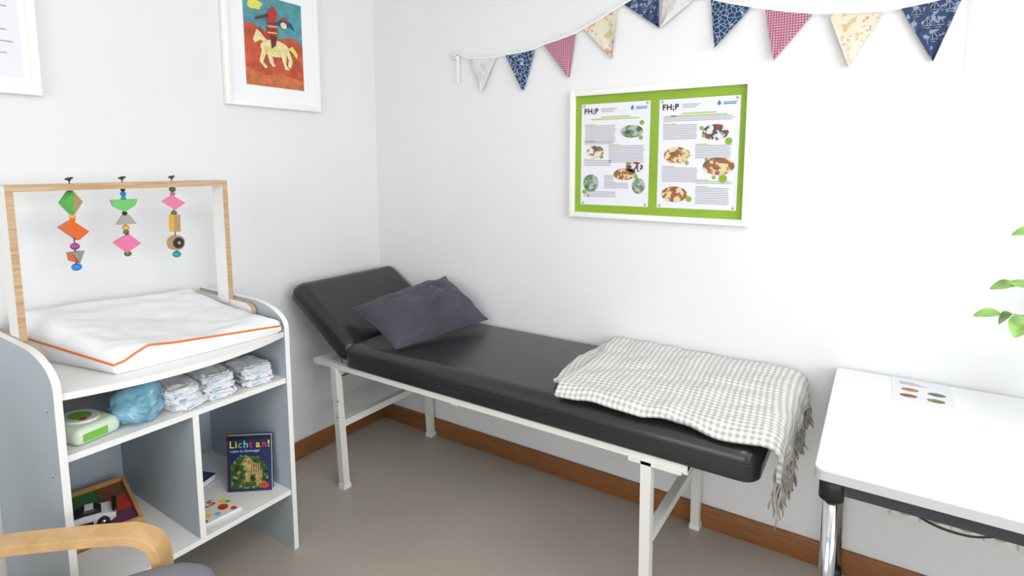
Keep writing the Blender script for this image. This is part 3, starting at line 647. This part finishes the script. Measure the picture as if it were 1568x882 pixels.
# ------------------------------------------------------------ armchair
arm=empty('armchair')
m_birch=wood('bent_birch',(216,178,126),(200,156,100),(6,6,6),.35,.2)
m_cush=mat('grey_cushion',(124,124,132),.9,bump=.2,bump_scale=90)
uu=V((.752,.659,0)); vv=V((.659,-.752,0)); O=V((.848,-1.611,-.024))
def strip(path,th,w0,w1,m,nm):
    q=MB(); pts=cr([V((x,z,0)) for x,z in path],6); n=len(pts); vs=[]
    for i,p in enumerate(pts):
        t=(pts[min(i+1,n-1)]-pts[max(i-1,0)]).normalized(); nr=V((-t.y,t.x,0))
        for s1,w_ in ((.5,w0),(.5,w1),(-.5,w1),(-.5,w0)):
            g=p+nr*th*s1; vs.append(O+uu*g.x+vv*w_+V((0,0,g.y)))
    fs=[(i*4+k,i*4+(k+1)%4,(i+1)*4+(k+1)%4,(i+1)*4+k) for i in range(n-1) for k in range(4)]+[(0,1,2,3),((n-1)*4+3,(n-1)*4+2,(n-1)*4+1,(n-1)*4)]
    q.add(vs,fs,m,False); o=q.build(nm,arm); md=o.modifiers.new('bev','BEVEL'); md.width=.004; md.segments=3; md.angle_limit=.9
    return o
def soft_pad(path,th,w0,w1,m,nm):
    # cushion swept along the seat path with a rounded cross-section and rounded ends
    q=MB(); pts=cr([V((x,z,0)) for x,z in path],8); n=len(pts); K=28; vs=[]
    L=[0]
    for i in range(1,n): L.append(L[-1]+(pts[i]-pts[i-1]).length)
    for i,p in enumerate(pts):
        t=(pts[min(i+1,n-1)]-pts[max(i-1,0)]).normalized(); nr=V((-t.y,t.x,0))
        e=min(L[i],L[-1]-L[i]); f=math.sqrt(max(.0004,1-(1-min(1,e/.045))**2))
        for k in range(K):
            a=2*math.pi*k/K; cw=math.copysign(abs(math.cos(a))**.35,math.cos(a)); ch=math.copysign(abs(math.sin(a))**.6,math.sin(a))
            g=p+nr*th*.5*ch*f; w_=(w0+w1)/2+(w1-w0)/2*cw*(.93+.07*f)
            vs.append(O+uu*g.x+vv*w_+V((0,0,g.y)))
    fs=[(i*K+k,i*K+(k+1)%K,(i+1)*K+(k+1)%K,(i+1)*K+k) for i in range(n-1) for k in range(K)]+[tuple(range(K))[::-1],tuple((n-1)*K+k for k in range(K))]
    q.add(vs,fs,m,True); return q.build(nm,arm)
apath=[(-.62,.522),(-.3,.551),(-.06,.556),(.0,.549),(.038,.522),(.05,.46),(.045,.34),(.02,.18),(.0,.095),(-.04,.048),(-.12,.036),(-.62,.036)]
strip(apath,.022,-.055,.005,m_birch,'left_frame'); strip(apath,.022,.575,.635,m_birch,'right_frame')
strip([(.06,.36),(-.2,.33),(-.45,.28),(-.55,.36),(-.64,.6),(-.76,.95)],.02,.02,.08,m_birch,'seat_rail_a'); strip([(.06,.36),(-.2,.33),(-.45,.28),(-.55,.36),(-.64,.6),(-.76,.95)],.02,.50,.56,m_birch,'seat_rail_b')
strip([(-.60,.036),(-.60,.3),(-.61,.51)],.02,-.055,.005,m_birch,'rear_upright_a'); strip([(-.60,.036),(-.60,.3),(-.61,.51)],.02,.575,.635,m_birch,'rear_upright_b')
strip([(.01,.33),(.035,.33)],.05,-.02,.60,m_birch,'front_rail')
soft_pad([(.185,.440),(.17,.455),(.14,.468),(.08,.470),(-.1,.43),(-.42,.37),(-.50,.44),(-.58,.62),(-.70,.92)],.09,.012,.568,m_cush,'cushion')
# ------------------------------------------------------------ lights
def area(name,loc,rot,sx,sy,power,col=(1,1,1)):
    l=bpy.data.lights.new(name,'AREA'); l.shape='RECTANGLE'; l.size=sx; l.size_y=sy; l.energy=power; l.color=col
    o=bpy.data.objects.new(name,l); o.location=loc; o.rotation_euler=rot; bpy.context.collection.objects.link(o)
area('window_daylight',(XR+.12,(wy0+wy1)/2,(wz0+wz1)/2),(0,math.radians(90),0),1.5,2.1,70,(.97,.985,1))
area('window_daylight',((fx0+fx1)/2,YB-.12,(wz0+wz1)/2),(math.radians(90),0,0),2.5,1.5,46,(1,.99,.97))
b=MB(); b.box((1.9,-2.6,2.655),(3.1,-1.4,2.699),m_white,b=.004); b.build('added_fill_panel')  # added panel out of view, made up as housing for the fill below
area('added_floor_fill',(2.5,-2.0,2.65),(0,0,0),1.1,1.1,18,(1,.98,.95))  # added overhead fill, brightens the floor relative to the walls
wd=bpy.data.worlds.new('sky'); bpy.context.scene.world=wd; wd.use_nodes=True
wd.node_tree.nodes['Background'].inputs[0].default_value=(.85,.92,1,1); wd.node_tree.nodes['Background'].inputs[1].default_value=.8
# ------------------------------------------------------------ camera
cd=bpy.data.cameras.new('camera'); cam=bpy.data.objects.new('camera',cd); bpy.context.collection.objects.link(cam)
cam.location=(2.288,-2.158,1.42); cam.rotation_euler=(math.radians(90-6.505),0,math.radians(33.24))
cd.sensor_width=36; cd.lens=859.5/1568*36; cd.shift_y=-91/1568; cd.clip_start=.02
sc=bpy.context.scene; sc.camera=cam
sc.view_settings.view_transform='Standard'; sc.view_settings.look='None'; sc.view_settings.exposure=0.0
